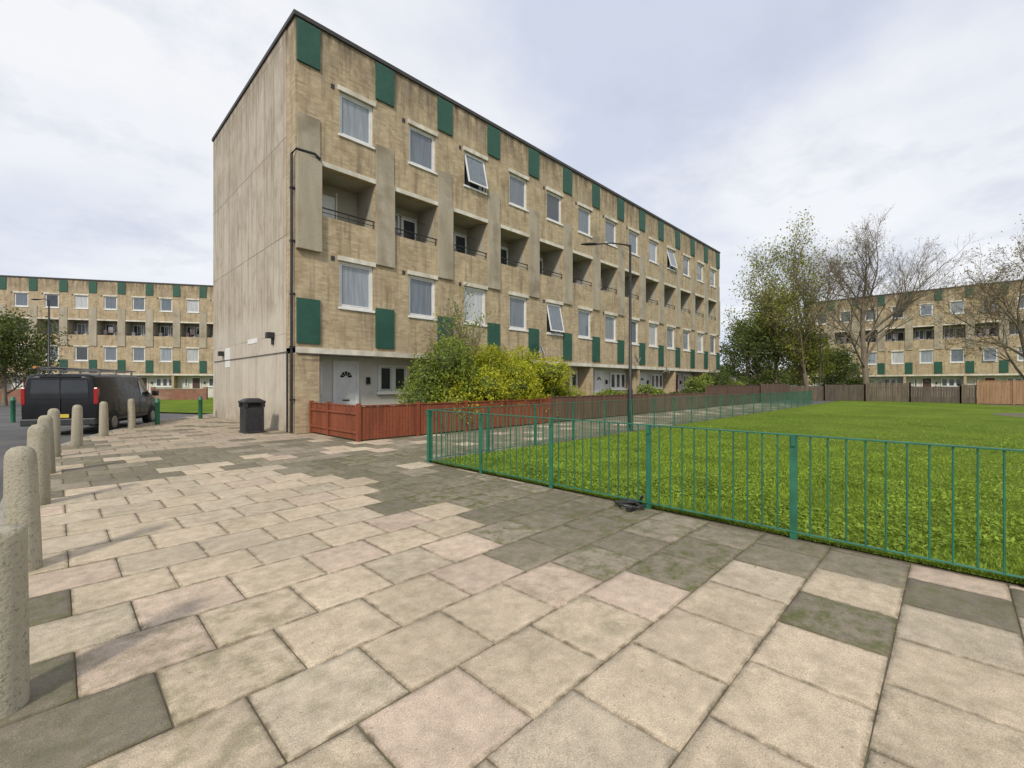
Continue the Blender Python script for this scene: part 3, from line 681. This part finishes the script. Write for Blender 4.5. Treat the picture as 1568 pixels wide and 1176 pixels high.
def bush(name,p,clumps,mat,n,s,core=(.02,.035,.01)):
    e=empty(name,(p[0],p[1],0)); C_=[];
    wts=np.array([c[3]*c[4]*c[5] for c in clumps])**.67; wts/=wts.sum()
    for c_,w in zip(clumps,wts):
        k=int(n*w); d=np.random.normal(size=(k,3)); d/=np.linalg.norm(d,axis=1)[:,None]
        r=np.random.uniform(.55,1.0,(k,1))**.6*(1+.22*np.sin(d[:,:1]*7+c_[0])*np.sin(d[:,1:2]*6+c_[1]*3)*np.cos(d[:,2:]*8))
        r*=1+np.abs(np.random.normal(0,.10,(k,1)))
        q_=np.array(c_[:3])+d*r*np.array(c_[3:6]); q_=q_[q_[:,2]>.03]; C_.append(q_)
    C_=np.concatenate(C_); leaves(len(C_),C_,s,mat,e)
    q=MB()
    rr=random.Random(len(clumps))
    for c_ in clumps:
        for t in range(7):
            a=rr.uniform(0,6.28); q.tube([(c_[0]*.9,c_[1]*.9,0),(c_[0]+.4*c_[3]*math.cos(a),c_[1]+.4*c_[4]*math.sin(a),c_[2]),(c_[0]+.95*c_[3]*math.cos(a),c_[1]+.95*c_[4]*math.sin(a),c_[2]+c_[5]*rr.uniform(.3,1.15))],[.03,.018,.006],5)
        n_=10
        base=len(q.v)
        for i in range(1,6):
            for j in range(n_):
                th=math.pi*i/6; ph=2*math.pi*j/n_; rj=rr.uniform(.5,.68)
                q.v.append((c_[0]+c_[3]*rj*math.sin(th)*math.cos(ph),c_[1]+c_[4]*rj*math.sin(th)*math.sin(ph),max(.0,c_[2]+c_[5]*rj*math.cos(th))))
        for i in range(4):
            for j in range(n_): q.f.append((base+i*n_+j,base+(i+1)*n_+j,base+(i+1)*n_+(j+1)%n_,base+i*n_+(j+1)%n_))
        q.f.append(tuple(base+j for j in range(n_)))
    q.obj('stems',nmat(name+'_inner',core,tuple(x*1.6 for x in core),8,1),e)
fors=leafmat('forsythia_leaves',(.38,.42,.03),(.58,.57,.05),.4,ds=1.2,dk=.5); mg=leafmat('midgreen_leaves',(.17,.24,.04),(.34,.40,.07),.35)
cl=[]
rr=random.Random(5)
for i in range(38):
    x=rr.uniform(-3.6,3.5); w=max(.1,1-abs((x+.3)/4.0)**2.0); cl.append((x,rr.uniform(-.8,.9),rr.uniform(.5,.8+2.05*w),rr.uniform(.6,1.0),rr.uniform(.6,1.0),rr.uniform(.5,.8)))
bush('forsythia_bush',(12.7,12.3),cl,fors,66000,.048,(.07,.09,.015))
cl=[]
for i in range(15): cl.append((rr.uniform(-1.0,1.6),rr.uniform(-.7,.6),rr.uniform(.5,2.35),rr.uniform(.45,.8),rr.uniform(.5,.8),rr.uniform(.5,.9)))
bush('garden_shrub',(9.2,12.2),cl,mg,24000,.042,(.05,.07,.018))
tree('garden_sapling',(10.0,12.5),3.9,.7,3,(9,5,3),leaf=mg,leafn=1200,leafs=.045,seed=41,trunk=.035,first=.3,leafspread=.12)
for (u,v,s,h) in ((19.5,12.2,.8,1.2),(24,12.4,.9,1.5),(27.5,12.1,.7,1.1),(31,12.3,.9,2.4),(34.5,12.2,1.1,3.0),(37.8,12.3,.9,1.7)):
    cl=[(rr.uniform(-s,s),rr.uniform(-.4,.4),rr.uniform(.3,h*.75),s*rr.uniform(.5,.8),.55,h*rr.uniform(.25,.4)) for _ in range(7)]
    bush('garden_shrub',(u,v),cl,rr.choice((mg,grn,grn)),6000,.06)
for px,d,s in ((1130,50,1.4),(1165,53,1.4),(1290,58,1.6),(1420,60,1.4)):
    p=gd(px,d); cl=[(rr.uniform(-s*2,s*2),rr.uniform(-s,s),rr.uniform(.6,1.5),s*.8,s*.8,1.0) for _ in range(8)]
    bush('hedge',p,cl,grn,6000,.11)
def farmass(name,px0,px1,d,h,n,mat):
    pts=[]
    for i in range(n):
        t=rr.random(); pp=gd(px0+(px1-px0)*t,d+rr.uniform(-6,6)); hh=h*rr.uniform(.5,1)
        c_=np.random.normal(size=(500,3)); c_/=np.linalg.norm(c_,axis=1)[:,None]; c_=c_*np.random.uniform(.6,1.05,(500,1))*np.array([3.2,3.2,hh*.5])+np.array([pp[0],pp[1],hh*.5]); pts.append(c_)
    pts=np.concatenate(pts); leaves(len(pts),pts,.35,mat,None,name)
farmass('distant_trees',1080,1330,100,6.5,34,grn)
farmass('distant_trees',1560,1800,85,9,26,grn)

# ---------------- camera, light, world ----------------
cam=bpy.data.cameras.new('camera'); co=bpy.data.objects.new('camera',cam); scene.collection.objects.link(co)
co.location=(0,0,H); co.rotation_euler=(math.radians(90),0,A-math.pi/2); cam.sensor_width=36; cam.lens=36*FP/1568; cam.clip_end=2000; cam.clip_start=.05
scene.camera=co
sd=Vector((-.85*math.cos(math.radians(40)),-.53*math.cos(math.radians(40)),math.sin(math.radians(40)))).normalized()
sl=bpy.data.lights.new('sun','SUN'); sl.energy=2.8; sl.angle=math.radians(6); sl.color=(1,.93,.82)
so=bpy.data.objects.new('sun',sl); scene.collection.objects.link(so); so.rotation_euler=(-sd).to_track_quat('-Z','Y').to_euler()
w=bpy.data.worlds.new('World'); scene.world=w; w.use_nodes=True; nt=w.node_tree; bg=nt.nodes['Background']
sky=N(nt,'ShaderNodeTexSky',sky_type='NISHITA'); sky.sun_disc=False; sky.sun_elevation=math.radians(40); sky.sun_rotation=math.atan2(sd.x,sd.y)
tc=N(nt,'ShaderNodeTexCoord').outputs['Generated']; s=N(nt,'ShaderNodeSeparateXYZ'); nt.links.new(tc,s.inputs[0])
ad=N(nt,'ShaderNodeMath',operation='ADD'); nt.links.new(s.outputs[2],ad.inputs[0]); ad.inputs[1].default_value=.22
mx=N(nt,'ShaderNodeMath',operation='MAXIMUM'); nt.links.new(ad.outputs[0],mx.inputs[0]); mx.inputs[1].default_value=.08
dv=N(nt,'ShaderNodeVectorMath',operation='DIVIDE'); cb_=N(nt,'ShaderNodeCombineXYZ')
for i in range(3): nt.links.new(mx.outputs[0],cb_.inputs[i])
nt.links.new(tc,dv.inputs[0]); nt.links.new(cb_.outputs[0],dv.inputs[1])
n1=noise(nt,dv.outputs[0],1.3,8,.55)
n2=noise(nt,dv.outputs[0],.55,4,.5)
cl_=mixc(nt,(6.9,7.4,8.8),(9.4,9.6,10.0),ramp(nt,n1,.38,.60))
cl_=mixc(nt,cl_,(10.4,10.4,10.5),ramp(nt,n2,.45,.65,0,.6))
n3=noise(nt,scaled(nt,dv.outputs[0],(1,1,1.6)),2.1,8,.6)
cl_=mixc(nt,cl_,(6.0,6.5,7.8),ramp(nt,n3,.50,.70,0,.65))
fin=mixc(nt,cl_,sky.outputs[0],.10)
nt.links.new(fin,bg.inputs[0]); bg.inputs[1].default_value=.1
scene.view_settings.view_transform='Standard'; scene.view_settings.look='None'; scene.view_settings.exposure=0
